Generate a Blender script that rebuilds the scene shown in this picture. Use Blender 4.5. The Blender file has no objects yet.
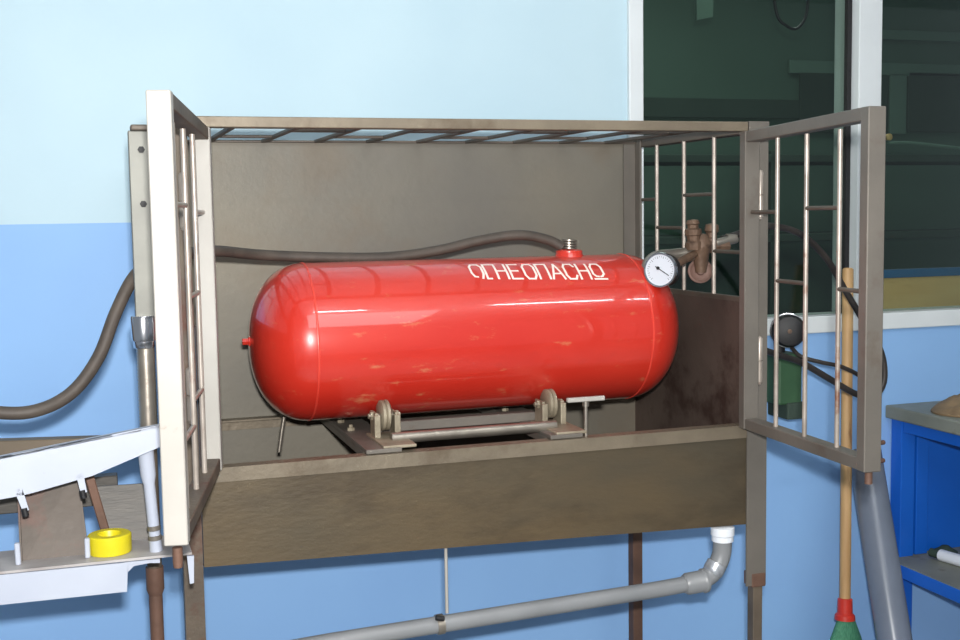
import bpy, bmesh, math, random
from mathutils import Vector, Matrix
random.seed(4)
sc = bpy.context.scene
col = sc.collection
V = Vector
# ------------------------------------------------------------------ camera model (fitted to the vanishing points)
FP = 1177.0
RX = V((0.94895082, 0.04327268, 0.31244171))
RY = V((-0.31502716, 0.08034517, 0.9456757))
RZ = V((-0.01581874, 0.99582736, -0.08987569))
CAM = V((0.0, -2.72, 1.42))
def ray(px, py):
    c = V(((px - 480) / FP, (320 - py) / FP, 1.0))
    return V((RX.dot(c), RY.dot(c), RZ.dot(c)))
def P(px, py, Y):
    d = ray(px, py); return CAM + d * ((Y - CAM.y) / d.y)
def PX(px, py, X):
    d = ray(px, py); return CAM + d * ((X - CAM.x) / d.x)
def PV(px, py, a, b):            # vertical plane through a and b
    n = V((-(b.y - a.y), b.x - a.x, 0)); d = ray(px, py)
    return CAM + d * ((a - CAM).dot(n) / d.dot(n))

# ------------------------------------------------------------------ materials
def srgb(r, g, b):
    f = lambda c: (c / 255 / 12.92) if c / 255 <= 0.04045 else ((c / 255 + 0.055) / 1.055) ** 2.4
    return (f(r), f(g), f(b), 1)
def mat(name, c1, c2=None, scale=8, rough=0.5, metal=0.0, bump=0.0, bscale=40, spots=None, spot_scale=6, spot_lo=0.56, spot_hi=0.66, stretch=(1, 1, 1), coat=0.0, emit=0, c_lo=.35, c_hi=.65, spec=.5):
    m = bpy.data.materials.new(name); m.use_nodes = True
    nt = m.node_tree; N = nt.nodes; L = nt.links
    b = N['Principled BSDF']
    b.inputs['Roughness'].default_value = rough
    b.inputs['Metallic'].default_value = metal
    b.inputs['Coat Weight'].default_value = coat
    b.inputs['Specular IOR Level'].default_value = spec
    b.inputs['Coat Roughness'].default_value = 0.03
    tc = N.new('ShaderNodeTexCoord'); mp = N.new('ShaderNodeMapping')
    mp.inputs['Scale'].default_value = stretch
    L.new(tc.outputs['Object'], mp.inputs['Vector'])
    if c2 is None: c2 = c1
    nz = N.new('ShaderNodeTexNoise'); nz.inputs['Scale'].default_value = scale; nz.inputs['Detail'].default_value = 6
    L.new(mp.outputs[0], nz.inputs['Vector'])
    cr = N.new('ShaderNodeValToRGB')
    cr.color_ramp.elements[0].position = c_lo; cr.color_ramp.elements[0].color = srgb(*c1)
    cr.color_ramp.elements[1].position = c_hi; cr.color_ramp.elements[1].color = srgb(*c2)
    L.new(nz.outputs['Fac'], cr.inputs['Fac'])
    out = cr.outputs['Color']
    if spots:
        n2 = N.new('ShaderNodeTexNoise'); n2.inputs['Scale'].default_value = spot_scale; n2.inputs['Detail'].default_value = 8
        n2.inputs['Roughness'].default_value = .65
        mp2 = N.new('ShaderNodeMapping'); mp2.inputs['Location'].default_value = (3.1, 1.7, 5.3); mp2.inputs['Scale'].default_value = stretch
        L.new(tc.outputs['Object'], mp2.inputs['Vector']); L.new(mp2.outputs[0], n2.inputs['Vector'])
        r2 = N.new('ShaderNodeValToRGB'); r2.color_ramp.elements[0].position = spot_lo; r2.color_ramp.elements[1].position = spot_hi
        L.new(n2.outputs['Fac'], r2.inputs['Fac'])
        mx = N.new('ShaderNodeMix'); mx.data_type = 'RGBA'
        L.new(r2.outputs['Color'], mx.inputs['Factor']); L.new(out, mx.inputs['A']); mx.inputs['B'].default_value = srgb(*spots)
        out = mx.outputs['Result']
    L.new(out, b.inputs['Base Color'])
    if bump:
        n3 = N.new('ShaderNodeTexNoise'); n3.inputs['Scale'].default_value = bscale; n3.inputs['Detail'].default_value = 4
        L.new(mp.outputs[0], n3.inputs['Vector'])
        bp = N.new('ShaderNodeBump'); bp.inputs['Strength'].default_value = bump; bp.inputs['Distance'].default_value = .004
        L.new(n3.outputs['Fac'], bp.inputs['Height']); L.new(bp.outputs[0], b.inputs['Normal'])
    if emit:
        b.inputs['Emission Color'].default_value = srgb(*c1); b.inputs['Emission Strength'].default_value = emit
    return m
M = {}
M['panel'] = mat('dirty_sheet_steel', (106, 103, 96), (128, 121, 105), 1.2, .55, .25, .12, 60, (112, 98, 80), 2.6, .5, .8)
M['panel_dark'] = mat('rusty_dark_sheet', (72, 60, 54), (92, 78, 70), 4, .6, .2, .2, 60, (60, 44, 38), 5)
M['front'] = mat('stained_trough_steel', (76, 69, 56), (98, 82, 58), 1.8, .48, .25, .15, 50, (60, 50, 38), 4, .5, .8, (1, 1, 2.5))
M['frame'] = mat('grey_angle_iron', (106, 101, 94), (118, 112, 104), 7, .5, .3, .12, 80, (92, 78, 66), 9, .58, .8)
M['rim'] = mat('worn_rim_steel', (110, 100, 85), (126, 115, 98), 9, .5, .3, .2, 80, (92, 78, 62), 8, .55, .75)
M['postgrey'] = mat('dull_galvanised', (104, 104, 98), (116, 116, 109), 9, .5, .3, .1, 60)
M['shelfgrey'] = mat('scuffed_white_shelf', (150, 144, 142), (176, 172, 170), 14, .5, 0, .1, 60, (140, 120, 112), 12, .55, .7)
M['lightframe'] = mat('pale_painted_iron', (162, 158, 151), (174, 170, 163), 6, .5, .0, .05, 60, (150, 140, 128), 14, .66, .72)
M['roof'] = mat('dark_grate_iron', (84, 76, 68), (104, 94, 84), 8, .55, .3, .1, 60)
M['rod'] = mat('bright_rod_steel', (150, 140, 130), (178, 168, 158), 20, .35, .3, .05, 60, (130, 92, 74), 14, .58, .7)
M['rust'] = mat('rusty_leg_iron', (84, 62, 52), (108, 80, 66), 12, .65, .2, .3, 80)
M['rustgrey'] = mat('brown_grey_leg_iron', (84, 74, 64), (104, 92, 78), 12, .6, .2, .3, 80, (88, 52, 38), 6)
M['hose'] = mat('grey_brown_rubber', (66, 58, 52), (80, 71, 63), 20, .6, 0, .15, 120)
M['hosedark'] = mat('black_rubber', (42, 38, 36), (56, 50, 46), 20, .5, 0, .1, 120)
M['red'] = mat('red_enamel', (190, 42, 30), (200, 52, 38), 3, .30, 0, .0, 30, (196, 110, 76), 16, .60, .72, (1, 1, 2.5), coat=1.0)
M['redseam'] = mat('red_seam_enamel', (204, 58, 44), (212, 68, 54), 20, .35, 0, .1, 60)
M['white_paint'] = mat('white_lettering_paint', (240, 225, 215), None, 5, .5)
M['white'] = mat('white_enamel_iron', (170, 176, 190), (180, 186, 198), 5, .45, 0, .05, 60, (160, 158, 160), 16, .68, .74)
M['chute'] = mat('rust_stained_sheet', (74, 66, 59), (90, 80, 71), 7, .55, .2, .15, 60, (104, 64, 54), 5, .5, .68)
M['greysheet'] = mat('grey_sheet', (64, 61, 57), (74, 70, 65), 18, .5, .2, .1, 60, None, stretch=(1, 1, 6))
M['brown'] = mat('brown_beam_paint', (92, 80, 64), (108, 94, 76), 6, .6, 0, .1, 60)
M['yellow'] = mat('yellow_plastic', (206, 190, 20), (212, 198, 34), 6, .4)
M['chrome'] = mat('chrome', (215, 215, 220), (230, 230, 232), 6, .18, 1.0)
M['steel'] = mat('turned_steel', (150, 142, 132), (170, 162, 150), 20, .35, .8, .1, 80)
M['roller'] = mat('worn_roller_steel', (134, 124, 106), (156, 146, 126), 25, .5, .3, .3, 90)
M['brass'] = mat('tarnished_brass', (92, 72, 58), (116, 92, 74), 30, .55, .3, .4, 90, (66, 50, 42), 25)
M['wheelrust'] = mat('rusty_handwheel', (106, 82, 72), (126, 98, 88), 25, .6, .2, .3, 90)
M['dial'] = mat('dial_face', (205, 210, 218), None, 5, .35)
M['black'] = mat('black_plastic', (20, 20, 22), (28, 28, 30), 8, .55)
M['pvc'] = mat('grey_pvc', (124, 126, 128), (134, 136, 138), 8, .35)
M['bigpvc'] = mat('grey_pvc_large', (106, 114, 128), (114, 122, 136), 8, .25, 0, 0)
M['pvcw'] = mat('white_pvc', (228, 232, 238), None, 8, .35)
M['tape'] = mat('foil_tape', (200, 204, 210), (160, 164, 170), 60, .3, .5, .4, 90)
M['wood'] = mat('broom_wood', (176, 138, 92), (198, 162, 114), 5, .55, 0, .1, 60, (128, 92, 60), 6, .6, .7, (6, 6, .6))
M['board'] = mat('pale_board', (228, 178, 116), (240, 196, 136), 3, .6, 0, .1, 60, (150, 104, 66), 4, .62, .7, (.7, 1, 4))
M['plasticred'] = mat('red_plastic', (190, 44, 34), (205, 60, 44), 12, .35)
M['bristle'] = mat('green_bristle', (54, 120, 90), (84, 150, 116), 60, .6, 0, .6, 90, stretch=(8, 8, .6))
M['blue'] = mat('royal_blue_enamel', (16, 92, 194), (24, 100, 204), 4, .35)
M['worktop'] = mat('grey_green_worktop', (122, 124, 112), (140, 142, 130), 6, .5, .1, .1, 50, (104, 96, 82), 8)
M['cloth'] = mat('brown_cloth', (110, 90, 66), (140, 118, 90), 12, .9, 0, .6, 40)
M['green'] = mat('green_enamel', (52, 84, 58), (64, 98, 68), 9, .45)
M['winframe'] = mat('white_window_plastic', (214, 220, 222), (222, 228, 230), 3, .4)
M['farwall'] = mat('far_room_green_paint', (84, 106, 94), (92, 116, 104), .8, .6, spec=.2)
M['fardark'] = mat('far_room_dark', (56, 70, 62), (64, 78, 70), 2, .7, spec=.2)
M['farpale'] = mat('far_room_pale_frame', (104, 128, 116), (112, 136, 124), 2, .6, spec=.2)
M['farblue'] = mat('far_blue_cloth', (34, 92, 146), (40, 98, 152), 3, .7)
M['floor'] = mat('grey_concrete', (120, 122, 124), (140, 142, 142), 3, .6, 0, .1)
M['plain'] = mat('white_ceiling_paint', (225, 228, 230), None, 3, .8)
M['tube'] = mat('fluorescent_tube', (255, 255, 255), None, 3, .4, emit=60)

def wall_material():
    m = mat('two_tone_wall_paint', (0, 0, 0), None, 1.2, .5, 0, .06, 25)
    nt = m.node_tree; N = nt.nodes; L = nt.links; b = N['Principled BSDF']
    b.inputs['Specular IOR Level'].default_value = .25
    geo = N.new('ShaderNodeTexCoord'); sx = N.new('ShaderNodeSeparateXYZ'); L.new(geo.outputs['Object'], sx.inputs[0])
    nz = N.new('ShaderNodeTexNoise'); nz.inputs['Scale'].default_value = 2.0; nz.inputs['Detail'].default_value = 3
    L.new(geo.outputs['Object'], nz.inputs['Vector'])
    def ramp(a, c):
        r = N.new('ShaderNodeValToRGB'); r.color_ramp.elements[0].position = .35; r.color_ramp.elements[1].position = .65
        r.color_ramp.elements[0].color = srgb(*a); r.color_ramp.elements[1].color = srgb(*c); L.new(nz.outputs['Fac'], r.inputs['Fac']); return r
    lo = ramp((138, 180, 230), (144, 187, 235)); hi = ramp((182, 208, 220), (190, 215, 225))
    gt = N.new('ShaderNodeMath'); gt.operation = 'GREATER_THAN'; gt.inputs[1].default_value = 1.413; L.new(sx.outputs['Z'], gt.inputs[0])
    mx = N.new('ShaderNodeMix'); mx.data_type = 'RGBA'
    L.new(gt.outputs[0], mx.inputs['Factor']); L.new(lo.outputs[0], mx.inputs['A']); L.new(hi.outputs[0], mx.inputs['B'])
    L.new(mx.outputs['Result'], b.inputs['Base Color'])
    return m
M['wall'] = wall_material()
def glass_material():
    m = bpy.data.materials.new('green_tinted_glass'); m.use_nodes = True
    nt = m.node_tree; N = nt.nodes; L = nt.links; N.remove(N['Principled BSDF'])
    t = N.new('ShaderNodeBsdfTransparent'); t.inputs[0].default_value = (.80, .87, .83, 1)
    g = N.new('ShaderNodeBsdfGlossy'); g.inputs['Roughness'].default_value = .03
    fr = N.new('ShaderNodeFresnel'); fr.inputs['IOR'].default_value = 1.45
    mx = N.new('ShaderNodeMixShader'); L.new(fr.outputs[0], mx.inputs[0]); L.new(t.outputs[0], mx.inputs[1]); L.new(g.outputs[0], mx.inputs[2])
    L.new(mx.outputs[0], N['Material Output'].inputs[0])
    return m
M['glass'] = glass_material()

# ------------------------------------------------------------------ builders
def thing(name, label, cat, loc, group=None):
    o = bpy.data.objects.new(name, None); col.objects.link(o)
    o.location = loc; o.empty_display_size = .05
    o['label'] = label; o['category'] = cat
    if group: o['group'] = group
    return o
def root_loc(p):
    l = V((0, 0, 0))
    while p is not None: l += V(p.location); p = p.parent
    return l
def obj(name, bm, m, parent=None, smooth=False, label=None, origin=None):
    me = bpy.data.meshes.new(name)
    bmesh.ops.recalc_face_normals(bm, faces=bm.faces)
    off = root_loc(parent) if parent else V((0, 0, 0))
    if origin: off = off + V(origin) - off
    bmesh.ops.translate(bm, verts=bm.verts, vec=-off)
    bm.to_mesh(me); bm.free()
    ms = m if isinstance(m, (list, tuple)) else [m]
    for k in ms: me.materials.append(M[k])
    for p in me.polygons: p.use_smooth = smooth
    o = bpy.data.objects.new(name, me); col.objects.link(o)
    if smooth:
        md = o.modifiers.new('es', 'EDGE_SPLIT'); md.split_angle = math.radians(40)
    if parent is not None: o.parent = parent
    elif origin: o.location = origin
    if label: o['label'] = label
    return o
def struct(name, bm, m, parent=None, smooth=False):
    o = obj(name, bm, m, parent, smooth)
    if parent is None: o['kind'] = 'structure'
    return o
def NB(): return bmesh.new()
def box(bm, x0, x1, y0, y1, z0, z1, bev=0.0):
    t = bmesh.new()
    bmesh.ops.create_cube(t, size=1)
    bmesh.ops.scale(t, vec=(x1 - x0, y1 - y0, z1 - z0), verts=t.verts)
    bmesh.ops.translate(t, vec=((x0 + x1) / 2, (y0 + y1) / 2, (z0 + z1) / 2), verts=t.verts)
    if bev: bmesh.ops.bevel(t, geom=t.edges, offset=bev, segments=2, affect='EDGES', profile=.5)
    join(bm, t); return bm
def join(bm, t):
    me = bpy.data.meshes.new('tmp'); t.to_mesh(me); t.free(); bm.from_mesh(me); bpy.data.meshes.remove(me)
def frame_for(d, up=None):
    d = d.normalized()
    u = V(up) if up is not None else (V((0, 0, 1)) if abs(d.z) < .95 else V((1, 0, 0)))
    s = d.cross(u).normalized(); u = s.cross(d).normalized()
    return s, u, d
def beam(bm, a, b, w, h, up=None, bev=.0015):      # w sideways, h along up
    a = V(a); b = V(b); s, u, d = frame_for(b - a, up)
    t = bmesh.new(); bmesh.ops.create_cube(t, size=1)
    L_ = (b - a).length
    bmesh.ops.scale(t, vec=(w, L_, h), verts=t.verts)
    if bev: bmesh.ops.bevel(t, geom=t.edges, offset=bev, segments=1, affect='EDGES')
    mt = Matrix((s, d, u)).transposed().to_4x4(); mt.translation = (a + b) / 2
    bmesh.ops.transform(t, matrix=mt, verts=t.verts); join(bm, t); return bm
def angle_iron(bm, a, b, f1, f2, up=None, th=.004):   # L section, corner on the line a-b; f1/f2 flange vectors
    a = V(a); b = V(b); f1 = V(f1); f2 = V(f2); n1 = f1.normalized(); n2 = f2.normalized()
    pts = [V((0, 0, 0)), f1, f1 + n2 * th, n1 * th + n2 * th, f2 + n1 * th, f2]
    r = [[bm.verts.new(q + p) for p in pts] for q in (a, b)]
    n = 6
    for i in range(n): bm.faces.new((r[0][i], r[0][(i + 1) % n], r[1][(i + 1) % n], r[1][i]))
    for rr in r:
        bm.faces.new((rr[0], rr[1], rr[2], rr[3])); bm.faces.new((rr[0], rr[3], rr[4], rr[5]))
    return bm
def tube(bm, pts, r, n=12, smooth_path=True, sub=8, radii=None):
    pts = [V(p) for p in pts]
    if smooth_path and len(pts) > 2:
        q = []; rr = []
        for i in range(len(pts) - 1):
            p0 = pts[max(i - 1, 0)]; p1 = pts[i]; p2 = pts[i + 1]; p3 = pts[min(i + 2, len(pts) - 1)]
            for k in range(sub):
                t = k / sub
                q.append(.5 * ((2 * p1) + (-p0 + p2) * t + (2 * p0 - 5 * p1 + 4 * p2 - p3) * t * t + (-p0 + 3 * p1 - 3 * p2 + p3) * t ** 3))
        q.append(pts[-1]); pts = q
    rings = []
    prev = None
    for i, p in enumerate(pts):
        d = (pts[min(i + 1, len(pts) - 1)] - pts[max(i - 1, 0)]).normalized()
        if prev is None: s, u, _ = frame_for(d)
        else:
            u = (prev - d * prev.dot(d)).normalized(); s = d.cross(u).normalized()
        prev = u
        rad = radii[i] if radii else r
        rings.append([bm.verts.new(p + (s * math.cos(a) + u * math.sin(a)) * rad) for a in [2 * math.pi * k / n for k in range(n)]])
    for i in range(len(rings) - 1):
        for k in range(n): bm.faces.new((rings[i][k], rings[i][(k + 1) % n], rings[i + 1][(k + 1) % n], rings[i + 1][k]))
    bm.faces.new(rings[0]); bm.faces.new(rings[-1][::-1])
    return bm
def lathe(bm, c, axis, prof, n=32, up=None, closed=False):    # prof: list of (radius, distance along the axis)
    c = V(c); s, u, d = frame_for(V(axis), up)
    rings = []
    for r, h in prof:
        if r < 1e-6: rings.append([bm.verts.new(c + d * h)])
        else: rings.append([bm.verts.new(c + d * h + (s * math.cos(a) + u * math.sin(a)) * r) for a in [2 * math.pi * k / n for k in range(n)]])
    seq = list(range(len(rings)))
    pairs = list(zip(seq[:-1], seq[1:])) + ([(seq[-1], 0)] if closed else [])
    for i, j in pairs:
        A, B = rings[i], rings[j]
        for k in range(n):
            k2 = (k + 1) % n
            if len(A) == 1 and len(B) == 1: continue
            if len(A) == 1: bm.faces.new((A[0], B[k], B[k2]))
            elif len(B) == 1: bm.faces.new((A[k], A[k2], B[0]))
            else: bm.faces.new((A[k], A[k2], B[k2], B[k]))
    if not closed:
        if len(rings[0]) > 1: bm.faces.new(rings[0][::-1])
        if len(rings[-1]) > 1: bm.faces.new(rings[-1])
    return bm
def cyl(bm, a, b, r, n=20, ch=0.0):
    a = V(a); b = V(b); L_ = (b - a).length
    pr = [(r, 0), (r, L_)] if not ch else [(r - ch, 0), (r, ch), (r, L_ - ch), (r - ch, L_)]
    return lathe(bm, a, b - a, pr, n)
def prism(bm, pts, ext):          # closed polygon extruded by vector ext
    ext = V(ext)
    A = [bm.verts.new(V(p)) for p in pts]; B = [bm.verts.new(V(p) + ext) for p in pts]
    n = len(A)
    for i in range(n): bm.faces.new((A[i], A[(i + 1) % n], B[(i + 1) % n], B[i]))
    bm.faces.new(A[::-1]); bm.faces.new(B)
    return bm

# ------------------------------------------------------------------ the room
WX0, WX1 = -2.2, 9.0
sill_top = 1.131; sill_bot = P(884, 329, 0).z
wl = 1.297                                     # left side of the window frame
struct('wall_back', (lambda b: (box(b, WX0, wl, 0, .18, 0, 3), box(b, wl, WX1, 0, .18, 0, sill_bot), box(b, wl, WX1, 0, .18, 2.65, 3), b)[-1])(NB()), 'wall')
struct('floor', box(NB(), WX0, WX1, -5.2, 4.2, -.08, 0), 'floor')
struct('ceiling', box(NB(), WX0, WX1, -5.2, 4.2, 3.0, 3.08), 'plain')
# window
win = struct('window_1', NB(), 'winframe') if False else None
bm = NB()
box(bm, wl, wl + .04, -.012, .10, sill_bot, 2.65, .003)
box(bm, wl + .04, WX1, -.012, .10, sill_bot, sill_top, .003)
box(bm, wl + .04, WX1, -.012, .10, 2.60, 2.65, .003)
box(bm, 1.972, 2.045, -.012, .10, sill_top, 2.60, .003)
box(bm, 3.25, 3.32, -.012, .10, sill_top, 2.60, .003)
w1 = struct('window_1', bm, 'winframe')
for x0, x1 in ((wl + .04, 1.972), (2.045, 3.25), (3.32, WX1)):
    obj('window_pane', box(NB(), x0, x1, .035, .041, sill_top, 2.60), 'glass', w1, label='dark green tinted glass pane')
obj('glazing_bead', (lambda b: (box(b, 1.958, 1.9715, .020, .034, sill_top, 2.6), b)[-1])(NB()), 'black', w1)

# far room behind the glass
struct('wall_far', box(NB(), -.2, WX1, 3.3, 3.45, 0, 3), 'farwall')
struct('wall_far_left', box(NB(), -.3, -.2, .18, 3.45, 0, 3), 'farwall')
FY = 3.25
bm = NB()
def farbox(b, px0, px1, py0, py1, Y, d):
    p0 = P(px0, py1, Y); p1 = P(px1, py0, Y)
    box(b, p0.x, p1.x, Y, Y + d, p0.z, p1.z, .004)
farbox(bm, 790, 1000, 66, 73, FY, .02); farbox(bm, 890, 907, 74, 134, FY, .02); farbox(bm, 880, 1000, 34, 39, FY, .02)
struct('trim_1', bm, 'farpale')
bm = NB(); farbox(bm, 800, 888, 74, 132, FY, .015); farbox(bm, 560, 800, 100, 116, FY, .01); farbox(bm, 908, 990, 74, 132, FY, .015)
struct('window_2', bm, 'fardark')
t = thing('storage_shelf', 'dark shelving unit standing in the room behind the glass', 'shelf', P(760, 430, 2.6) * V((1, 1, 0)) if False else (3.9, 2.8, 0))
bm = NB()
for z in (.3, .8, 1.25, 1.66): box(bm, 2.2, 5.5, 2.6, 3.0, z, z + .04, .004)
obj('shelf_board', bm, 'fardark', t)
for x in (2.2, 3.35, 5.45):
    obj('upright', box(NB(), x, x + .05, 2.6, 2.66, 0, 1.72, .004), 'fardark', t)
t = thing('wooden_plank', 'pale plywood board standing behind the window beside the right mullion', 'board', (2.5, .2, .18))
p0 = P(860, 312, .22); p1 = P(985, 275, .22)
obj('board', box(NB(), 2.10, 3.1, .205, .222, 1.02, P(930, 276, .22).z, .002), 'board', t)
obj('blue_edge', box(NB(), 2.10, 3.1, .195, .228, P(930, 276, .22).z, P(930, 268, .22).z, .002), 'farblue', t, label='blue strip along the top of the board')
t = thing('bench', 'workbench carrying the plywood board behind the window', 'table', (2.6, .4, 0))
obj('tabletop', box(NB(), 2.05, 3.3, .19, .75, .98, 1.02, .004), 'fardark', t)
for x in (2.1, 3.2):
    for y in (.24, .68): obj('leg', box(NB(), x, x + .05, y, y + .05, 0, .98, .003), 'fardark', t)
bm = NB(); tube(bm, [P(884, 104, .5), P(900, 106, .5), P(930, 109, .5), P(975, 116, .5)], .004, 8)
bm2 = tube(NB(), [P(888, 143, 1.0), P(910, 143, 1.0), P(940, 146, 1.0), P(1010, 154, 1.0)], .006, 8)
bm.free()
dq = P(1010, 154, 1.0)
cyl(bm2, dq, (dq.x, dq.y, 0), .006, 8)
t = thing('pipe', 'thin pale pipe crossing the room behind the right pane', 'pipe', tuple(P(930, 146, 1.0)))
obj('run', bm2, 'farpale', t)
obj('valve_knob', lathe(NB(), P(889, 137, 1.0), (0, -1, 0), [(.0, -.012), (.012, -.01), (.013, .004), (0, .012)], 12), 'board', t, True)
t = obj('hanging_cable', tube(NB(), [P(770, -90, 1.2), P(775, 5, 1.2), P(787, 26, 1.2), P(800, 26, 1.2), P(808, 0, 1.2), P(806, -90, 1.2)], .006, 8), 'black', None, True)
t['label'] = 'dark cable loop hanging behind the top of the left pane'; t['category'] = 'cable'
p0 = P(700, 22, 1.6); p1 = P(714, -110, 1.6)
bm = NB(); prism(bm, [P(697, 20, 1.6), P(713, 17, 1.6), P(716, -100, 1.6), P(695, -100, 1.6)], (0, .02, 0))
t = obj('hanging_sheet', bm, 'farpale', None); t['label'] = 'pale strip of sheet hanging behind the top of the left pane'; t['category'] = 'sheet'

# ------------------------------------------------------------------ the steel cabinet
FY = -.62; BY = -.10; XL = .17; XR = 1.270; ZT = 1.5956; ZR = .978; ZD = 1.575
cab = thing('test_cabinet', 'grey steel cage cabinet on legs with barred doors around the red tank', 'cabinet', (.72, -.36, 0))
def zbot(x): return .800 + (x - XL) / (XR - XL) * (.769 - .800)
# back panel
bm = NB(); prism(bm, [(XL, BY, zbot(XL)), (XR, BY, zbot(XR)), (XR, BY, ZT - .012), (XL, BY, ZT - .012)], (0, .003, 0))
obj('back_panel', bm, 'panel', cab)
bm = NB(); prism(bm, [(XL, FY + .004, zbot(XL)), (XR, FY + .004, zbot(XR)), (XR, FY + .004, ZR - .004), (XL, FY + .004, ZR - .004)], (0, .003, 0))
obj('front_panel', bm, 'front', cab)
bm = NB(); prism(bm, [(XL, FY + .005, zbot(XL)), (XR, FY + .005, zbot(XR)), (XR, BY, zbot(XR)), (XL, BY, zbot(XL))], (0, 0, .003))
obj('trough_floor', bm, 'panel_dark', cab)
zs = P(738, 303, FY).z
for x, s in ((XL, 1), (XR, -1)):
    obj('side_panel', prism(NB(), [(x, FY + .006, zbot(x)), (x, BY, zbot(x)), (x, BY, zs), (x, FY + .006, zs)], (s * .003, 0, 0)), 'panel_dark', cab, label='dark rusty side sheet')
obj('rim_rail', angle_iron(NB(), (XL, FY, ZR), (XR + .01, FY, ZR), (0, .030, 0), (0, 0, -.026)), 'rim', cab)
obj('rear_rail', angle_iron(NB(), (XL, BY - .001, ZR), (XR, BY - .001, ZR), (0, -.03, 0), (0, 0, -.026)), 'rim', cab)
# posts and legs
pz = P(757, 585, FY).z
for (x0, x1, m) in ((.134, .168, 'frame'), (1.268, 1.314, 'frame')):
    left = x0 < .5
    bm = NB()
    xo, xi = (x0, x1) if left else (x1, x0); sg = 1 if left else -1
    angle_iron(bm, (xo, FY - .002, pz if not left else 0), (xo, FY - .002, ZT), (sg * abs(x1 - x0), 0, 0), (0, .034, 0))
    if not left: box(bm, x0, x1 + .001, FY - .003, FY + .034, ZT - .024, ZT + .001)
    p = obj('post', bm, 'frame' if not left else 'rustgrey', cab)
bm = NB(); box(bm, 1.287, 1.309, FY + .002, FY + .026, 0, pz + .03, .002)
obj('leg', bm, 'rustgrey', cab)
bm = NB(); box(bm, 1.280, 1.314, FY - .0035, FY + .03, pz - .004, pz + .026, .003); obj('leg_collar', bm, 'rust', cab)
for x in (XL, XR - .04):
    bm = NB(); x += (.026 if x > .5 else 0); box(bm, x + .006, x + .032, BY + .004, BY + .034, 0, zbot(x) + .02, .002); obj('leg', bm, 'rust', cab)
    sx = 1 if x < .5 else -1; xx = x if x < .5 else XR
    obj('rear_post', angle_iron(NB(), (xx, BY - .002, ZR), (xx, BY - .002, ZT), (sx * .034, 0, 0), (0, -.03, 0)), 'frame', cab)
# top grille
g = obj('top_front_rail', box(NB(), XL - .03, 1.2675, FY - .002, FY + .03, ZT - .019, ZT, .0015), 'rim', cab)
bm = NB()
box(bm, XL - .03, XR + .02, BY - .012, BY + .004, ZT - .013, ZT - .008, .001)
for x in (XL - .034, XR): box(bm, x, x + .034, FY + .034, BY - .012, ZT - .022, ZT - .001, .0015)
g = obj('top_grille', bm, 'roof', cab)
xs = [.255 + .1168 * k for k in range(9)]
for x in xs: obj('bar', beam(NB(), (x, FY + .03, ZT - .012), (x, BY - .004, ZT - .010), .012, .007), 'roof', g)
for k in range(8):
    y = FY + .18 if k % 2 else BY - .17
    obj('cross_bar', beam(NB(), (xs[k], y, ZT - .011), (xs[k + 1], y, ZT - .011), .008, .006), 'roof', g)
# side grilles
rys = [PX(q, 200, XR + .004).y for q in (640, 657, 684, 714)]
lz = [(-1, 0, 198), (2, 3, 195), (1, 2, 228), (3, 4, 252)]
for sd, x in ((0, XL - .012), (1, XR + .004)):
    bm = NB(); box(bm, x - .006, x + .006, FY + .03, BY - .03, zs - .006, zs + .010, .001)
    g = obj('side_grille', bm, 'roof', cab)
    for y in rys: obj('bar', cyl(NB(), (x, y, zs), (x, y, ZT - .02), .0046, 10), 'rod', g, True)
    ys = rys + [FY + .03, BY - .03]
    for a, b, py in ((5, 1, 198), (2, 3, 195), (1, 2, 228), (3, 4, 250)):
        z = PX(690, py, XR).z
        obj('cross_bar', cyl(NB(), (x, ys[a], z), (x, ys[b], z), .0042, 10), 'roof', g, True)

# doors
def door(H, F, ztop, zbt, fm, us, links, side, label, zt2, zb2):
    H = V(H); F = V(F); d = (F - H); W = d.length; d = d.normalized(); n = V((-d.y, d.x, 0))
    if n.x > 0 and side > 0: n = -n
    if n.x < 0 and side < 0: n = -n
    # n points towards the inside of the closed door (the face turned to the other door)
    bm = NB()
    th = .032; w = .025
    up = n
    beam(bm, H + d * w / 2 + V((0, 0, zbt)), H + d * w / 2 + V((0, 0, ztop)), w, th, up)
    fb = NB(); beam(fb, F - d * w / 2 + V((0, 0, zb2)), F - d * w / 2 + V((0, 0, zt2)), w, th, up)
    rails = []
    for z, z2 in ((ztop - .011, zt2 - .011), (zbt + .011, zb2 + .011)):
        rb = NB(); rails.append(rb); beam(rb, H + d * w + V((0, 0, z)), F - d * w + V((0, 0, z2)), th - .003, .022)
    o = obj('door', bm, fm, cab, label=label)
    obj('stile', fb, fm, o)
    for rb in rails: obj('rail', rb, 'frame' if side > 0 else 'rustgrey', o)
    pts = [H + d * (W * u) for u in us]
    for p in pts: obj('bar', cyl(NB(), p + V((0, 0, zbt + .02)), p + V((0, 0, ztop - .02)), .0045, 10), 'rod', o, True)
    ex = [H + d * w] + pts + [F - d * w]
    for a, b, z in links: obj('cross_bar', cyl(NB(), ex[a] + V((0, 0, z)), ex[b] + V((0, 0, z)), .0042, 10), 'roof' if side > 0 else 'rod', o, True)
    for z in (P(757, 195, FY).z, P(757, 360, FY).z):
        bm = NB(); q = V((1.291 if side > 0 else .156, FY - .010, 0))
        lathe(bm, q + V((0, 0, z - .045)), (0, 0, 1), [(.0, -.006), (.004, -.004), (.005, 0), (.0065, .001), (.0065, .043), (.0045, .044), (.0045, .046), (.0065, .047), (.0065, .09), (.004, .094), (0, .096)], 14)
        obj('hinge', bm, 'rod', o, True)
    return o, H, F, d, W
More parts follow.
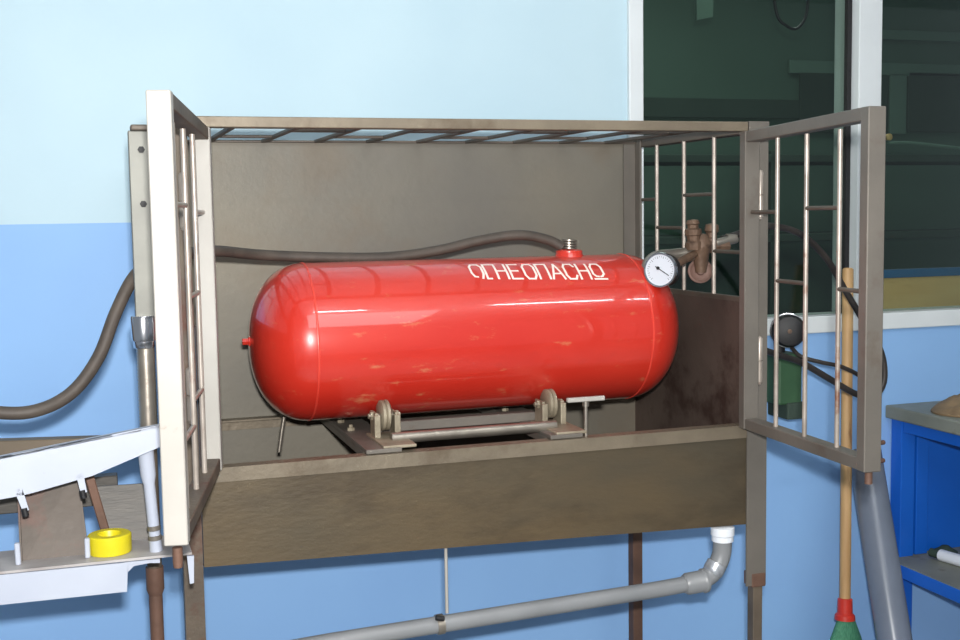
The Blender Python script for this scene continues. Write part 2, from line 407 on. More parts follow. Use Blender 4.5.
def pins(o, F, d, n, z0):
    for z in (z0 + .014, z0 + .045):
        q = F - d * .012 + V((0, 0, z)); obj('latch_pin', cyl(NB(), q, q + V((.034, .006, 0)), .004, 10), 'rust', o, True)
    q = F - d * .012 + V((0, 0, z0 - .022)); obj('latch_pin', cyl(NB(), q, q + V((0, 0, .024)), .0065, 12), 'rust', o, True)
HR = V((1.262, FY - .006, 0)); FR = V((1.224, -1.090, 0))
us = []
for q in (777, 806, 839):
    p = PV(q, 250, HR, FR); us.append((V((p.x, p.y, 0)) - HR).length / (FR - HR).length)
def zd(px, py): return PV(px, py, HR, FR).z
links = [(0, 1, zd(765, 212)), (2, 3, zd(822, 208)), (1, 2, zd(790, 282)), (3, 4, zd(848, 290))]
dr_, a1, a2, a3, a4 = door(HR, FR, ZD, ZR - .002, 'frame', us, links, 1, 'grey barred door swung open on the right', 1.584, .980)
pins(dr_, FR, a3, V((a3.y, -a3.x, 0)) * (1 if a3.y > 0 else -1) * (-1), .980)

HL = V((.192, FY - .006, 0)); FL = V((.094, -1.11, 0))
dl, H_, F_, d_, W_ = door(HL, FL, ZD, ZR + .002, 'lightframe', us, [(0, 1, 1.43), (2, 3, 1.44), (1, 2, 1.30), (3, 4, 1.27), (1, 2, 1.14), (2, 3, 1.10)], -1, 'pale barred door swung open on the left', 1.588, .979)
obj('latch_pin', lathe(NB(), FL - d_ * .012 + V((0, 0, ZR - .034)), (0, 0, 1), [(0, 0), (.006, .002), (.007, .01), (.007, .03)], 12), 'rust', dl, True)

# ------------------------------------------------------------------ the red tank
TC = V((0, -.36, 1.168)); TR = .1595; xa, xb = .405, 1.108; ca = .110
tank = thing('air_tank', 'red horizontal steel tank with white Cyrillic lettering lying on rollers', 'tank', (.75, -.36, TC.z - TR))
prof = [(0, xa - ca)]
for k in range(1, 17):
    a = math.pi / 2 * k / 16; prof.append((TR * math.sin(a) ** .85, xa - ca * math.cos(a)))
for k in range(1, 12): prof.append((TR, xa + (xb - xa) * k / 12))
for k in range(17):
    a = math.pi / 2 * (1 - k / 16); prof.append((TR * math.sin(a) ** .85 if a > 1e-4 else 0, xb + ca * math.cos(a)))
bm = lathe(NB(), (0, TC.y, TC.z), (1, 0, 0), prof, 96)
body = obj('body', bm, 'red', tank, True)
for x in (xa, xb):
    bm = lathe(NB(), (x, TC.y, TC.z), (1, 0, 0), [(TR - .002, -.003), (TR + .0009, -.0018), (TR + .0013, 0), (TR + .0009, .0018), (TR - .002, .003)], 96)
    obj('weld_seam', bm, 'redseam', tank, True)
p = V((xa - ca, TC.y, TC.z + .006))
obj('end_plug', lathe(NB(), p, (-1, 0, 0), [(.010, -.006), (.010, .002), (.007, .003), (.007, .014), (0, .015)], 6), 'red', tank)
bx = P(569, 250, TC.y).x
obj('top_boss', lathe(NB(), (bx, TC.y, TC.z + TR - .009), (0, 0, 1), [(.034, 0), (.034, .005), (.029, .012), (.029, .019), (.024, .022), (0, .022)], 32), 'red', tank, True)
obj('drain_stub', tube(NB(), [P(284, 417, TC.y), P(282, 430, TC.y), P(279, 452, TC.y)], .004, 10), 'steel', tank, True)
# small lifting screw near the left end and lettering
def surf(x, th, off=.0008):        # th: angle from the top towards the viewer
    return V((x, TC.y - (TR + off) * math.sin(th), TC.z + (TR + off) * math.cos(th)))
def find_th(px, py):
    best = None
    for k in range(1, 900):
        th = k / 900 * 1.5
        p = surf(0, th); q = P(px, py, p.y)
        e = abs(q.z - p.z)
        if best is None or e < best[0]: best = (e, th, q.x)
    return best[1], best[2]
th0, xt0 = find_th(468, 265); th1, xt1 = find_th(606, 265)
thb, xb0 = find_th(474, 278.5)
TH_T, TH_B = th0, thb
X0t, X1t = min(xt0, xb0), xt1
GL = {
 'O': [[(.12, .12), (.0, .35), (.0, .8), (.15, 1), (.55, 1), (.72, .8), (.72, .3), (.6, .02)], [(.12, .12), (.3, .1)]],
 'G': [[(.0, 0), (.0, 1), (.6, 1)], [(.0, .0), (.25, .0)]],
 'N': [[(.0, 0), (.0, 1)], [(.65, 0), (.65, 1)], [(.0, .5), (.65, .5)]],
 'E': [[(.6, 1), (.0, 1), (.0, 0), (.62, 0)], [(0, .5), (.5, .5)]],
 'O2': [[(.15, 0), (0, .22), (0, .78), (.15, 1), (.55, 1), (.7, .78), (.7, .22), (.55, 0), (.15, 0)]],
 'P': [[(.0, 0), (.0, 1), (.65, 1), (.65, 0)]],
 'A': [[(-.05, 0), (.33, 1), (.72, 0)], [(.12, .32), (.58, .32)]],
 'S': [[(.68, .8), (.55, 1), (.15, 1), (0, .78), (0, .22), (.15, 0), (.55, 0), (.68, .2)]],
 'OL': [[(.15, .16), (0, .3), (0, .78), (.15, 1), (.55, 1), (.7, .78), (.7, .3), (.55, .16)], [(.0, .0), (.8, .0)], [(.15, .16), (.3, .14)], [(.55, .16), (.45, .14)]],
}
bm = NB()
word = ['O', 'G', 'N', 'E', 'O2', 'P', 'A', 'S', 'N', 'OL']
adv = (X1t - X0t - .010) / (len(word) - .22); HH = (TH_B - TH_T) * TR
sw = .0023
def wp(u, v): return surf(u, TH_B - v / TR + (u - X0t) / (X1t - X0t) * .30 * (TH_B - TH_T))
for i, ch in enumerate(word):
    xo = X0t + adv * (i - (.22 if i > 1 else 0))
    for st in GL[ch]:
        q = [(xo + a * adv * 1.12, b * HH) for a, b in st]
        for (a, b) in zip(q[:-1], q[1:]):
            L_ = math.hypot(b[0] - a[0], b[1] - a[1]); dx, dy = (b[0] - a[0]) / L_, (b[1] - a[1]) / L_
            nx, ny = -dy * sw, dx * sw
            a2 = (a[0] - dx * sw * .8, a[1] - dy * sw * .8); L2 = L_ + sw * 1.6; n = 6
            rows = []
            for k in range(n + 1):
                c = (a2[0] + dx * L2 * k / n, a2[1] + dy * L2 * k / n)
                rows.append((bm.verts.new(wp(c[0] + nx, c[1] + ny)), bm.verts.new(wp(c[0] - nx, c[1] - ny))))
            for r0, r1 in zip(rows[:-1], rows[1:]): bm.faces.new((r0[0], r0[1], r1[1], r1[0]))
obj('lettering', bm, 'white_paint', tank, label='white stencilled warning word')

# ------------------------------------------------------------------ roller cradle on the trough
cr = thing('roller_cradle', 'grey steel roller cradle under the red tank resting on the trough rim', 'stand', (.72, -.36, ZR))
zr = ZR + .001
obj('long_tube', cyl(NB(), (.535, -.545, zr + .014), (.875, -.545, zr + .014), .011, 18), 'steel', cr, True)
obj('long_bar', beam(NB(), (.535, -.42, zr + .015), (.875, -.42, zr + .015), .03, .02), 'frame', cr)
for x in (.505, .872):
    bm = NB(); box(bm, x - .034, x + .034, -.612, -.108, zr, zr + .008, .001); box(bm, x - .034, x - .028, -.585, -.135, zr - .014, zr, .001)
    obj('cross_beam', bm, 'frame', cr)
    for y in (-.40, -.3): obj('bolt', lathe(NB(), (x - .018, y, zr + .008), (0, 0, 1), [(.008, 0), (.008, .006), (.004, .006), (.004, .012), (0, .012)], 6), 'roller', cr)
RW = .030
for xw in (P(384, 415, -.49).x, P(549, 405, -.49).x):
    for y in (-.490, -.230):
        sg = -1 if y < -.36 else 1
        cz = TC.z - math.sqrt((TR + RW + .0005) ** 2 - (y - TC.y) ** 2)
        w = obj('roller', lathe(NB(), (xw - .011, y, cz), (1, 0, 0), [(.008, 0), (RW - .006, 0), (RW, .004), (RW, .009), (RW - .003, .011), (RW, .013), (RW, .018), (RW - .006, .022), (.008, .022)], 32), 'roller', cr, True)
        for s in (-1, 1):
            bm = NB(); box(bm, xw + s * .020 - .003, xw + s * .020 + .003, y - .022, y + .022, zr + .006, cz + .008, .0015)
            box(bm, xw + s * .020 - .006, xw + s * .020 + .006, y - .030, y - .022, zr + .006, cz + .004, .0015)
            lathe(bm, (xw + s * .022, y, cz), (s, 0, 0), [(.009, 0), (.009, .006), (.005, .006), (.005, .010), (0, .010)], 6)
            obj('bracket_plate', bm, 'roller', w)
        y0 = -.606 if y < -.36 else y - .03
        obj('base_block', box(NB(), xw - .030, xw + .034, y0, y + .03, zr + .006, zr + .012, .0015), 'roller', w)
        obj('axle', cyl(NB(), (xw - .030, y, cz), (xw + .030, y, cz), .005, 12), 'steel', w, True)
# T screw
tp = P(586, 435, -.598); th_z = P(587, 399, -.598).z
t = thing('tee_screw', 'small steel T-handle screw standing on the trough rim', 'screw', (tp.x, -.598, ZR))
obj('shank', cyl(NB(), (tp.x, -.598, ZR - .001), (tp.x, -.598, th_z - .006), .0042, 14), 'steel', t, True)
obj('crossbar', beam(NB(), (tp.x - .040, -.598, th_z), (tp.x + .040, -.598, th_z), .010, .009), 'lightframe', t)
obj('collar', cyl(NB(), (tp.x, -.598, th_z - .014), (tp.x, -.598, th_z - .004), .007, 14), 'steel', t, True)

# ------------------------------------------------------------------ gauge and valve at the right end of the tank
gc = P(661, 270, -.50)
vv = P(700, 247, -.43)
t = thing('gauge_valve', 'brown brass valve with white round pressure gauge beside the tank end', 'valve', tuple(vv))
toc = (CAM - gc).normalized()
gn = (Matrix.Rotation(math.radians(-24), 3, 'Z') @ toc).normalized()
gb = obj('gauge', lathe(NB(), gc, gn, [(0, -.030), (.031, -.030), (.034, -.026), (.034, -.002), (.0365, .000), (.0365, .004), (.033, .005), (.033, .002), (0, .002)], 48), 'black', t, True, label='black and chrome pressure gauge case')
obj('bezel', lathe(NB(), gc, gn, [(.0325, .0025), (.0325, .006), (.0362, .0062), (.0374, .003), (.0374, 0)], 48), 'chrome', gb, True)
obj('dial_face', lathe(NB(), gc, gn, [(0, .0026), (.0326, .0026), (.0326, .0036), (0, .0036)], 48), 'dial', gb, label='white dial face')
s_, u_, dd_ = frame_for(gn)
# screen right when facing the dial is -s_... build marks in the dial plane
rt = u_.cross(gn).normalized()
def dp(r, deg, h=.0042):
    a = math.radians(deg); return gc + gn * h + (rt * math.cos(a) + u_ * math.sin(a)) * r
bm = NB()
for k in range(28):
    a = 225 - 270 * k / 27; L0 = .024 if k % 3 == 0 else .0265
    beam(bm, dp(L0, a), dp(.029, a), .0007, .0004, gn, 0)
obj('tick_marks', bm, 'black', gb)
bm = NB(); pc = gc + gn * .0046 + rt * -.004 + u_ * .004
c0 = dp(.013, 145, .005); c1 = dp(.023, -30, .005)
beam(bm, c0, c1, .0016, .0008, gn, 0); lathe(bm, dp(.006, 140, .0042), gn, [(.0036, 0), (.0036, .0022), (0, .0024)], 16)
obj('needle', bm, 'black', gb)
# elbow behind the gauge
bm = tube(NB(), [P(650, 290, -.42), P(647, 272, -.44), P(655, 259, -.44), P(675, 256, -.43), P(692, 254, -.43)], .016, 16)
obj('elbow_pipe', bm, 'steel', t, True)
bm = NB()
cyl(bm, gc - gn * .028, vv + V((0, 0, -.008)), .009, 14); cyl(bm, gc - gn * .055, gc - gn * .030, .013, 6)
obj('gauge_stem', bm, 'brass', t, True)
bm = NB()
lathe(bm, vv + V((0, -.004, -.055)), (0, 0, 1), [(0, 0), (.012, .0), (.015, .02), (.018, .04), (.024, .053), (.024, .062), (.018, .075), (.014, .083), (0, .085)], 24)
lathe(bm, vv + V((-.03, 0, 0)), (1, 0, 0), [(0, 0), (.015, 0), (.015, .012), (.011, .014), (.011, .05), (.0155, .052), (.0155, .066), (.011, .068), (.011, .1), (0, .1)], 6)
obj('valve_body', bm, 'brass', t, True)
b2 = P(694, 222, -.44)
bm = NB(); lathe(bm, V((b2.x, b2.y, vv.z - .005)), (-.05, 0, 1), [(0, 0), (.017, 0), (.018, .016), (.014, .019), (.015, .030), (.018, .032), (.018, .044), (.012, .047), (.012, .054), (.015, .056), (.012, .064), (0, .066)], 12)
obj('bonnet', bm, 'brass', t)
b3 = P(711, 226, -.42)
bm = NB(); lathe(bm, V((b3.x, b3.y, vv.z)), (.05, 0, 1), [(0, 0), (.015, 0), (.016, .016), (.012, .02), (.012, .03), (.016, .034), (.014, .048), (0, .052)], 12)
obj('plug', bm, 'brass', t, True)
wc = P(700, 271, -.425)
bm = lathe(NB(), wc, (-.3, -1, .15), [(0, -.006), (.022, -.006), (.027, -.002), (.027, .004), (.023, .006), (.018, .002), (.010, .002), (.008, .010), (0, .011)], 28)
obj('handwheel', bm, 'wheelrust', t, True, label='rust coloured round handwheel')
obj('spindle', cyl(NB(), wc + V((0, .002, 0)), vv + V((0, .0, .0)), .008, 12), 'brass', t, True)
bm = NB(); e1 = P(718, 243, -.43); e2 = P(735, 239, -.42)
tube(bm, [V((vv.x + .03, vv.y, vv.z)), e1, e2, V((1.335, -.42, e2.z + .002))], .010, 14)
obj('outlet_pipe', bm, 'steel', t, True)

# ------------------------------------------------------------------ hoses
hp = [P(-60, 405, -.70), P(-20, 411, -.70), P(30, 412, -.70), P(70, 394, -.68), P(98, 358, -.66), P(116, 312, -.64), P(134, 277, -.62), P(152, 264, -.58), P(180, 255, -.50),
      P(215, 251, -.42), P(262, 255, -.345), P(330, 257.5, -.335), P(390, 257, -.335), P(440, 250, -.335), P(482, 240, -.34), P(520, 235, -.35), P(548, 240, -.355), P(562, 247, -.36)]
t = thing('rubber_hose', 'thick grey-brown rubber hose running over the red tank and drooping left', 'hose', tuple(hp[9]))
obj('hose_run', tube(NB(), hp, .0108, 16), 'hose', t, True)
bm = NB(); q = P(568, 247, -.36); q.x = bx; q.z = TC.z + TR + .008
for k in range(4): lathe(bm, q + V((0, 0, .005 + k * .0055)), (.1, 0, 1), [(.012, 0), (.0165, .001), (.0165, .004), (.012, .0052)], 20)
obj('hose_fitting', bm, 'steel', t, True)
bm = tube(NB(), [V((1.325, -.42, P(735, 239, -.42).z)), P(752, 230, -.40), P(770, 226, -.36), P(800, 234, -.30), P(826, 258, -.26), P(845, 290, -.24), P(864, 322, -.24), P(881, 352, -.24), P(884, 380, -.24), P(874, 396, -.24), P(856, 394, -.25), P(828, 378, -.26), P(800, 362, -.28), P(775, 354, -.32), P(756, 347, -.36)], .008, 12)
t = obj('rubber_hose', bm, 'hosedark', None, True); t['label'] = 'black rubber hose looping down behind the open right door'; t['category'] = 'hose'
bm = tube(NB(), [P(790, 345, -.12), P(800, 356, -.16), P(820, 362, -.18), P(842, 367, -.18), P(862, 378, -.17), P(874, 396, -.16), P(876, 430, -.12), P(872, 458, -.10)], .0055, 10)
t = obj('rubber_hose', bm, 'hosedark', None, True); t['label'] = 'thin black cable running from the round regulator behind the open right door'; t['category'] = 'cable'

# regulator behind the right door
rc = P(789, 331, -.15)
t = thing('gas_regulator', 'round black regulator above a green body seen through the right door bars', 'regulator', (rc.x, -.1, P(790, 418, -.1).z))
toc = V((-.5, -1, .05))
obj('round_cover', lathe(NB(), rc, toc, [(0, -.05), (.036, -.05), (.042, -.04), (.042, 0), (.036, .012), (.022, .016), (0, .017)], 40), 'black', t, True)
obj('rim_ring', lathe(NB(), rc - toc.normalized() * .035, toc, [(.042, 0), (.0445, .001), (.0445, .009), (.042, .010)], 40), 'chrome', t, True, label='bright metal ring')
obj('maker_plate', lathe(NB(), rc + toc.normalized() * .0165, toc, [(.0, 0), (.006, 0), (.006, .004), (0, .005)], 6), 'brass', t)
g0 = P(772, 404, -.12); g1 = P(796, 352, -.12)
obj('green_body', box(NB(), g0.x, g1.x, -.15, -.05, g0.z, g1.z, .006), 'green', t, label='green painted body')
g2 = P(780, 418, -.12); g3 = P(798, 400, -.12)
obj('lower_cap', box(NB(), g2.x, g3.x, -.155, -.06, g2.z, g3.z, .004), 'fardark', t)
obj('wall_bracket', box(NB(), g0.x + .01, g0.x + .04, -.06, 0.0, g1.z - .04, g1.z, .002), 'frame', t)
obj('neck', cyl(NB(), V(((g0.x + g1.x) / 2, -.1, g1.z - .005)), V((rc.x, -.1, rc.z)), .014, 14), 'black', t, True)

# ------------------------------------------------------------------ drain pipe, elbow, hanger
PY = -.36
dr = P(720, 532, PY)
t = thing('drain_pipe', 'grey plastic drain pipe with elbow hanging under the trough', 'pipe', (dr.x - .02, PY, .55))
def clampx(p): return p
c_top = V((1.235, PY, zbot(1.235)))
# use the trough corner: the outlet leaves the floor of the trough near its right end
PYD = None
best = None
for k in range(60):
    y = FY + .02 + k * .008
    q = P(720, 528, y)
    e = abs(q.z - zbot(q.x)) + max(0, q.x - 1.255)
    if best is None or e < best[0]: best = (e, y, q)
PY = best[1]
a_ = P(723, 528, PY); b_ = P(722.5, 541, PY); c_ = P(721, 556, PY); d_2 = P(712, 573, PY); e_ = P(697, 582, PY); f_ = P(660, 589, PY); h_ = P(330, 642, PY); k_ = P(150, 674, PY)
t.location = (c_.x, c_.y, c_.z)
obj('outlet_collar', lathe(NB(), b_, (0, 0, 1), [(.017, 0), (.0225, .001), (.0225, .012), (.0245, .014), (.0245, .030), (.021, .032), (0, .032)], 28), 'pvcw', t, True, label='white collar')
obj('elbow', tube(NB(), [b_ + V((0, 0, .006)), c_, d_2, e_], .0195, 24), 'pvc', t, True)
dx = (f_ - e_).normalized()
obj('socket', lathe(NB(), e_ - dx * .022, dx, [(.019, 0), (.0245, .002), (.0255, .008), (.0225, .012), (.0225, .045), (.0185, .052)], 28), 'pvc', t, True)
m_ = (c_ + d_2) / 2
obj('foil_wrap', lathe(NB(), m_ + (c_ - d_2) * .1, d_2 - c_, [(.0195, 0), (.0215, .001), (.0212, .008), (.0218, .014), (.0212, .022), (.0195, .024)], 28), 'tape', t, True, label='crinkled silver tape')
obj('straight_run', tube(NB(), [e_, f_, h_, k_], .0165, 24, False), 'pvc', t, True)
rt_ = P(446, 548, PY); rb_ = P(447, 613, PY)
t = thing('pipe_hanger', 'thin metal rod and clamp holding up the drain pipe', 'hanger', tuple(rb_))
obj('rod', cyl(NB(), (rb_.x, PY, rb_.z), (rb_.x, PY, zbot(rb_.x)), .0032, 10), 'lightframe', t, True)
pc_ = h_ + (e_ - h_) * ((rb_.x - h_.x) / (e_.x - h_.x))
obj('clamp', lathe(NB(), pc_ - dx * -.008, dx, [(.017, 0), (.0195, 0), (.0195, .014), (.017, .014)], 24, closed=True), 'steel', t, True)
obj('clamp_screw', cyl(NB(), pc_ + V((-.012, -.020, .016)), pc_ + V((-.028, -.020, .020)), .005, 6), 'black', t)

# ------------------------------------------------------------------ stanchion on the left
SY = -.66
sx = P(143, 320, SY).x
t = thing('stanchion', 'grey upright post with chrome coupling left of the pale door', 'post', (sx, SY, 0))
zc0 = P(143, 341, SY).z; zc1 = P(143, 313, SY).z; zt = P(140, 131, SY).z
obj('upper_post', (lambda b: (box(b, sx - .012, sx + .022, SY - .008, SY + .014, zc1 - .01, zt, .0015), b)[-1])(NB()), 'postgrey', t)
obj('top_cap', (lambda b: (box(b, sx - .008, sx + .026, SY - .014, SY + .018, zt, zt + .010, .003), b)[-1])(NB()), 'roof', t)
for py in (150, 204):
    z = P(148, py, SY).z; obj('bolt', lathe(NB(), (sx + .008, SY - .008, z), (0, -1, 0), [(.006, 0), (.006, .005), (0, .006)], 6), 'black', t)
obj('coupling', lathe(NB(), (sx, SY, zc0), (0, 0, 1), [(.016, -.012), (.0175, -.010), (.0175, 0), (.020, .001), (.0205, .004), (.0205, .040), (.0195, .043), (0, .044)], 32), 'chrome', t, True, label='shiny chrome coupling')
zz = P(147, 430, SY).z
prf = [(.0145, 0)]
obj('threaded_pipe', lathe(NB(), (sx + .002, SY, zz - .02), (0, 0, 1), [(.0145 + (.0008 if k % 2 else 0), (zc0 - zz + .02) * k / 60) for k in range(61)], 24), 'steel', t, True)
zl = P(156, 572, SY).z
obj('middle_pipe', cyl(NB(), (sx + .002, SY, zl), (sx + .002, SY, zz - .01), .0125, 20), 'rustgrey', t, True)
obj('lower_pipe', cyl(NB(), (sx + .002, SY, 0), (sx + .002, SY, zl), .0115, 20), 'rust', t, True)
obj('lower_sleeve', lathe(NB(), (sx + .002, SY, zl - .04), (0, 0, 1), [(.0115, 0), (.015, .01), (.015, .05)], 20), 'rust', t, True)

# ------------------------------------------------------------------ white rack at lower left
WY = -.82
rk = thing('white_rack', 'white iron rack frame holding slanted rusty sheets at the lower left', 'rack', (-.05, WY, 0))
def W(px, py, y=WY): return P(px, py, y)
# upper sloped bar with rolled over top flange
bm = NB(); prism(bm, [W(-40, 465), W(-40, 508), W(0, 499.5), W(20, 496), W(36, 492), W(74, 481), W(92, 476), W(160, 447), W(160, 425)], (0, .006, 0))
prism(bm, [W(-40, 465), W(160, 425), W(160, 427.5), W(-40, 467.5)], (0, .014, 0))
obj('sloped_rail', bm, 'white', rk)
bm = NB(); prism(bm, [W(14, 490), W(22, 488), W(29, 510), W(23, 512)], (0, .006, 0)); obj('hook_tab', bm, 'white', rk)
bm = NB(); prism(bm, [W(76, 475), W(83, 472), W(87, 492), W(81, 494)], (0, .006, 0)); obj('hook_tab', bm, 'white', rk)
for a, b in (((24, 508), (26, 516)), ((82, 490), (84, 498))):
    obj('tab_stud', cyl(NB(), W(*a, WY + .002), W(*b, WY + .002), .005, 10), 'black', rk, True)
# lower plate: front face, top flange
zf = W(0, 575).z
bm = NB(); prism(bm, [W(-40, 579), W(-40, 609), W(0, 605), W(124, 592), W(127, 592), W(128, 562), W(122, 563)], (0, .005, 0))
obj('lower_rail', bm, 'white', rk)
q0 = W(-40, 578); q1 = W(160, 560)
z1 = W(192, 557).z
bm = NB(); prism(bm, [(q0.x, WY, zf + .001), (W(192, 556).x, WY, zf + .001), (W(192, 556).x, WY + .12, zf + .001), (q0.x, WY + .12, zf + .001)], (0, 0, .004))
obj('shelf_plate', bm, 'shelfgrey', rk, label='scuffed grey shelf plate')
bm = NB(); prism(bm, [W(187, 556), W(194, 556), W(194, 583), W(190, 584)], (0, .006, 0)); obj('end_tab', bm, 'white', rk)
bm = NB(); prism(bm, [W(128, 562), W(128, 572), W(134, 566), W(150, 563), W(160, 563), W(160, 559)], (0, .005, 0)); obj('gusset', bm, 'white', rk)
# upright tube
zsf = zf + .005
ut = W(149, 447, WY + .03); ub = W(154, 548, WY + .03)
bm = lathe(NB(), (ut.x + .0045, WY + .03, zsf), (-.06, 0, 1), [(.0105, 0), (.009, .03), (.009, .11), (.012, .125), (.0125, .2), (0, .2)], 24)
up_ = obj('upright_tube', bm, 'white', rk, True)
for z in (.018, .034): obj('tube_band', lathe(NB(), (ut.x + .0045 - .06 * z, WY + .03, zsf + z), (-.06, 0, 1), [(.0095, 0), (.0108, .001), (.0108, .007), (.0095, .008)], 24), 'frame', up_, True, label='dark grey band')
# slanted sheets with folded sides
def chute(q, m, y0, y1, flo=.012):
    bm = NB(); a, b, c, d = [W(*p, y) for p, y in zip(q, (y1, y1, y0, y0))]
    prism(bm, [a, b, c, d], (0, .003, 0))
    for u, v in ((a, d), (b, c)): prism(bm, [u, v, v + V((0, -flo, 0)), u + V((0, -flo, 0))], (.003, 0, 0))
    return obj('slanted_sheet', bm, m, rk)
chute([(17, 478), (76, 468), (88, 561), (21, 570)], 'chute', WY + .045, WY + .10)
chute([(90, 487), (152, 483), (154, 548), (110, 548)], 'greysheet', WY + .105, WY + .14)
for a, b in (((17, 543), (19, 573)), ((87, 538), (88, 562))):
    p = W(*a, WY + .03); q = W(*b, WY + .03)
    obj('sheet_stop', beam(NB(), p, V((q.x, q.y, zsf)), .008, .010, (0, -1, 0)), 'white', rk)
p = W(92, 470, WY + .10); q = W(100, 530, WY + .10)
obj('brace', beam(NB(), W(86, 465, WY + .09), W(108, 540, WY + .09), .014, .006, (0, -1, 0)), 'rust', rk)
# beams behind
for (a, b, h, m) in (((-60, 451), (150, 444), .032, 'brown'), ((-60, 503), (118, 488), .050, 'greysheet'), ((-60, 572), (40, 562), .03, 'brown')):
    y = -.62 if m != 'x' else 0
    obj('rear_beam', beam(NB(), P(*a, y), P(*b, y), .03, h), m, rk)
for px in (-45,):
    x = W(px, 500).x
    obj('leg', box(NB(), x - .02, x + .02, WY + .005, WY + .045, 0, zf, .002), 'white', rk)
    obj('leg', box(NB(), x - .02, x + .02, -.635, -.60, 0, P(-45, 440, -.62).z, .002), 'white', rk)
bm = NB(); yc = W(110, 549, WY + .05)
lathe(bm, (yc.x, WY + .05, zsf + .0006), (0, 0, 1), [(.018, 0), (.033, 0), (.034, .002), (.034, .028), (.032, .030), (.028, .030), (.019, .030), (.018, .028)], 40, closed=True)
o = obj('tape_roll', bm, 'yellow', None, True, origin=(yc.x, WY + .05, zsf))
o['label'] = 'bright yellow ring roll lying on the white shelf plate'; o['category'] = 'tape roll'

# ------------------------------------------------------------------ broom, leaning pipe, blue workbench
bt = P(848, 268, -.07); bb = P(845, 602, -.15)
t = thing('broom', 'wooden handled broom with green bristles leaning upright by the wall', 'broom', (bb.x, -.17, 0))
obj('handle', cyl(NB(), bb + V((0, 0, -.03)), bt, .0145, 18, .004), 'wood', t, True)
dn = (bb - bt).normalized()
obj('collar', lathe(NB(), bb, dn, [(.016, -.01), (.019, -.008), (.020, .028), (.026, .034), (.027, .046), (.020, .048)], 24), 'plasticred', t, True)
bm = NB(); z0 = bb.z - .045
rings = []
for z, rx, ry in ((z0, .024, .018), (z0 - .05, .045, .024), (z0 - .15, .075, .03), (.0, .11, .04)):
    rings.append([bm.verts.new((bb.x + rx * math.cos(a), bb.y - .005 + ry * math.sin(a), z)) for a in [2 * math.pi * k / 40 for k in range(40)]])
for i in range(3):
    for k in range(40): bm.faces.new((rings[i][k], rings[i][(k + 1) % 40], rings[i + 1][(k + 1) % 40], rings[i + 1][k]))
bm.faces.new(rings[0]); bm.faces.new(rings[-1][::-1])
obj('bristles', bm, 'bristle', t, True)
pa = P(866, 462, -.10); pb = P(896, 650, -.30)
dd = (pb - pa).normalized(); pb2 = pa + dd * ((pa.z) / -dd.z)
bm = NB(); lathe(bm, pa - dd * .03, dd, [(.040, 0), (.044, 0), (.044, (pb2 - pa).length), (.040, (pb2 - pa).length)], 40, closed=True)
o = obj('plastic_pipe', bm, 'bigpvc', None, True); o['label'] = 'wide grey plastic pipe leaning against the wall beside the broom'; o['category'] = 'pipe'
# bench
BX = 2.078
bz1 = P(887, 405, 0.0).z; bz0 = .848; zsh = P(905, 555, -.03).z
t = thing('workbench', 'royal blue steel workbench with grey-green top at the right edge', 'workbench', (BX + .5, -.4, 0))
obj('worktop', box(NB(), BX, BX + 1.3, -.72, -.003, bz0 - .01, bz0 + .026, .004), 'worktop', t)
x1 = BX + .02
obj('back_sheet', box(NB(), x1 + .02, x1 + 1.22, -.030, -.012, zsh + .004, bz0 - .012), 'blue', t)
for y in (-.70, -.05):
    bm = NB(); box(bm, x1, x1 + .045, y, y + .045, 0, bz0 - .0102, .002); obj('leg', bm, 'blue', t)
    bm = NB(); box(bm, x1 + 1.2, x1 + 1.245, y, y + .045, 0, bz0 - .01, .002); obj('leg', bm, 'blue', t)
obj('side_rail', box(NB(), x1 + .003, x1 + .04, -.655, -.052, bz0 - .045, bz0 - .011, .002), 'blue', t)
obj('stile', box(NB(), x1 + .052, x1 + .092, -.050, -.031, zsh + .004, bz0 - .013, .002), 'blue', t)
zsh = P(905, 555, -.03).z
obj('lower_shelf', (lambda b: (box(b, BX - .02, BX + 1.25, -.66, -.01, zsh - .035, zsh, .002), b)[-1])(NB()), 'blue', t)
obj('shelf_cover', box(NB(), BX - .018, BX + 1.25, -.655, -.015, zsh, zsh + .003), 'worktop', t)
# cloth on the top
cp = PX(958, 402, BX + .10)
bm = NB(); n = 24; g_ = {}
for i in range(n + 1):
    for j in range(n + 1):
        u = i / n * 2 - 1; v = j / n * 2 - 1; r = min(1, math.hypot(u, v))
        h = .046 * (1 - r ** 2.2) * (1 + .35 * math.sin(5 * u + 2) * math.cos(4 * v)) + .011 * math.sin(13 * u) * math.cos(11 * v + 1) * (1 - r)
        k = 1 if r < 1 else 1 / math.hypot(u, v)
        g_[i, j] = bm.verts.new((BX + .15 + u * k * .13, cp.y - .02 + v * k * .10, bz0 + .027 + max(0, h)))
for i in range(n):
    for j in range(n): bm.faces.new((g_[i, j], g_[i + 1, j], g_[i + 1, j + 1], g_[i, j + 1]))
r_ = bmesh.ops.extrude_face_region(bm, geom=bm.faces[:])
bmesh.ops.translate(bm, verts=[v for v in r_['geom'] if isinstance(v, bmesh.types.BMVert)], vec=(0, 0, .004))
o = obj('work_gloves', bm, 'cloth', None, True); o['label'] = 'crumpled brown rag lying on the blue workbench top'; o['category'] = 'rag'
o.name = 'crumpled_rag'
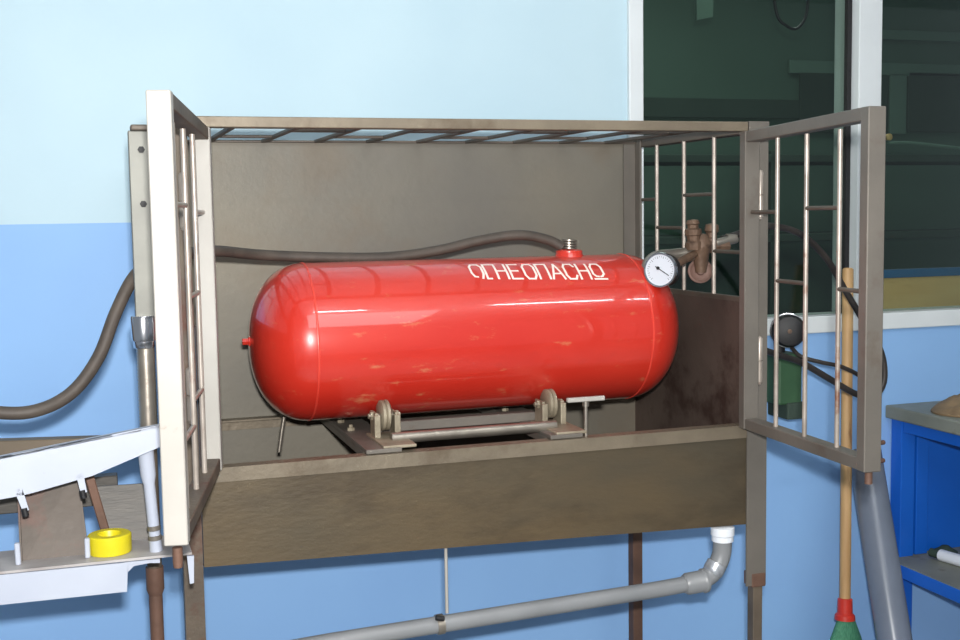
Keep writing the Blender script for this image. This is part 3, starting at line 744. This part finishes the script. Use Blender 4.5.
# tube on the shelf
ts = PX(940, 550, BX + .10); te = PX(990, 543, BX + .13)
zt_ = zsh + .003 + .0165
A_ = V((ts.x, ts.y, zt_)); B_ = V((te.x, te.y, zt_)); D_ = (B_ - A_).normalized()
t = thing('sealant_tube', 'white tube with dark end lying on the lower shelf', 'tube', (A_.x, A_.y, zsh + .003))
obj('body', cyl(NB(), A_, A_ + D_ * .16, .016, 20, .003), 'pvcw', t, True)
obj('dark_cap', cyl(NB(), A_ - D_ * .03, A_, .012, 16), 'fardark', t, True)
sl = PX(930, 560, BX + .03)
bm = NB()
for k in range(3): pass
lathe(bm, (BX + .16, ts.y + .05, zsh + .0035), (0, 0, 1), [(0, 0), (.03, 0), (.034, .006), (.02, .014), (.01, .022), (0, .023)], 14)
o = obj('scrap_lump', bm, 'fardark', None, True); o['label'] = 'dark scrap lump on the lower shelf behind the white tube'; o['category'] = 'scrap'

# ------------------------------------------------------------------ ceiling lamps
for i, (x0, x1) in enumerate(((.45, 1.02), (1.55, 2.75))):
    t = thing('ceiling_light', 'fluorescent ceiling lamp, ' + ('the short one' if i == 0 else 'the long one'), 'lamp', ((x0 + x1) / 2, -2.05, 3.0))
    obj('housing', box(NB(), x0 - .03, x1 + .03, -2.10, -2.0, 2.95, 3.0, .004), 'plain', t)
    obj('tube', cyl(NB(), (x0, -2.05, 2.93), (x1, -2.05, 2.93), .014, 14), 'tube', t, True)

# ------------------------------------------------------------------ light, camera, world
def area(name, loc, size, power, target, color=(1, 1, 1), size_y=None):
    l = bpy.data.lights.new(name, 'AREA'); l.energy = power; l.size = size; l.color = color
    if size_y: l.shape = 'RECTANGLE'; l.size_y = size_y
    o = bpy.data.objects.new(name, l); col.objects.link(o); o.location = loc
    o.rotation_euler = (V(target) - V(loc)).to_track_quat('-Z', 'Y').to_euler(); return o
area('camera_flash', CAM + V((.01, -.02, .10)),   .06, 66, P(450, 300, -.1), (1, .985, .96), .04)
area('room_light', (.6, -2.6, 2.88), 1.6, 28, (.6, -1.2, 0), (.95, .98, 1))
area('far_room_light', (2.8, 1.8, 2.9), 1.2, 20, (2.8, 1.8, 0), (.92, 1, .97))

w = bpy.data.worlds.new('world'); sc.world = w; w.use_nodes = True
w.node_tree.nodes['Background'].inputs[0].default_value = (.55, .62, .7, 1)
w.node_tree.nodes['Background'].inputs[1].default_value = .40
cam = bpy.data.cameras.new('camera'); co = bpy.data.objects.new('camera', cam); col.objects.link(co)
cam.sensor_width = 36; cam.sensor_fit = 'HORIZONTAL'; cam.lens = 36 * FP / 960; cam.clip_start = .05
# camera axes in world space are the columns of R: right, up, -forward
right = V((RX.x, RY.x, RZ.x)); upv = V((RX.y, RY.y, RZ.y)); fw = V((RX.z, RY.z, RZ.z))
mw = Matrix((right, upv, -fw)).transposed().to_4x4(); mw.translation = CAM
co.matrix_world = mw
sc.camera = co
vs = sc.view_settings; vs.view_transform = 'Standard'; vs.look = 'None'; vs.gamma = 1; vs.exposure = 0.0; vs.use_curve_mapping = False
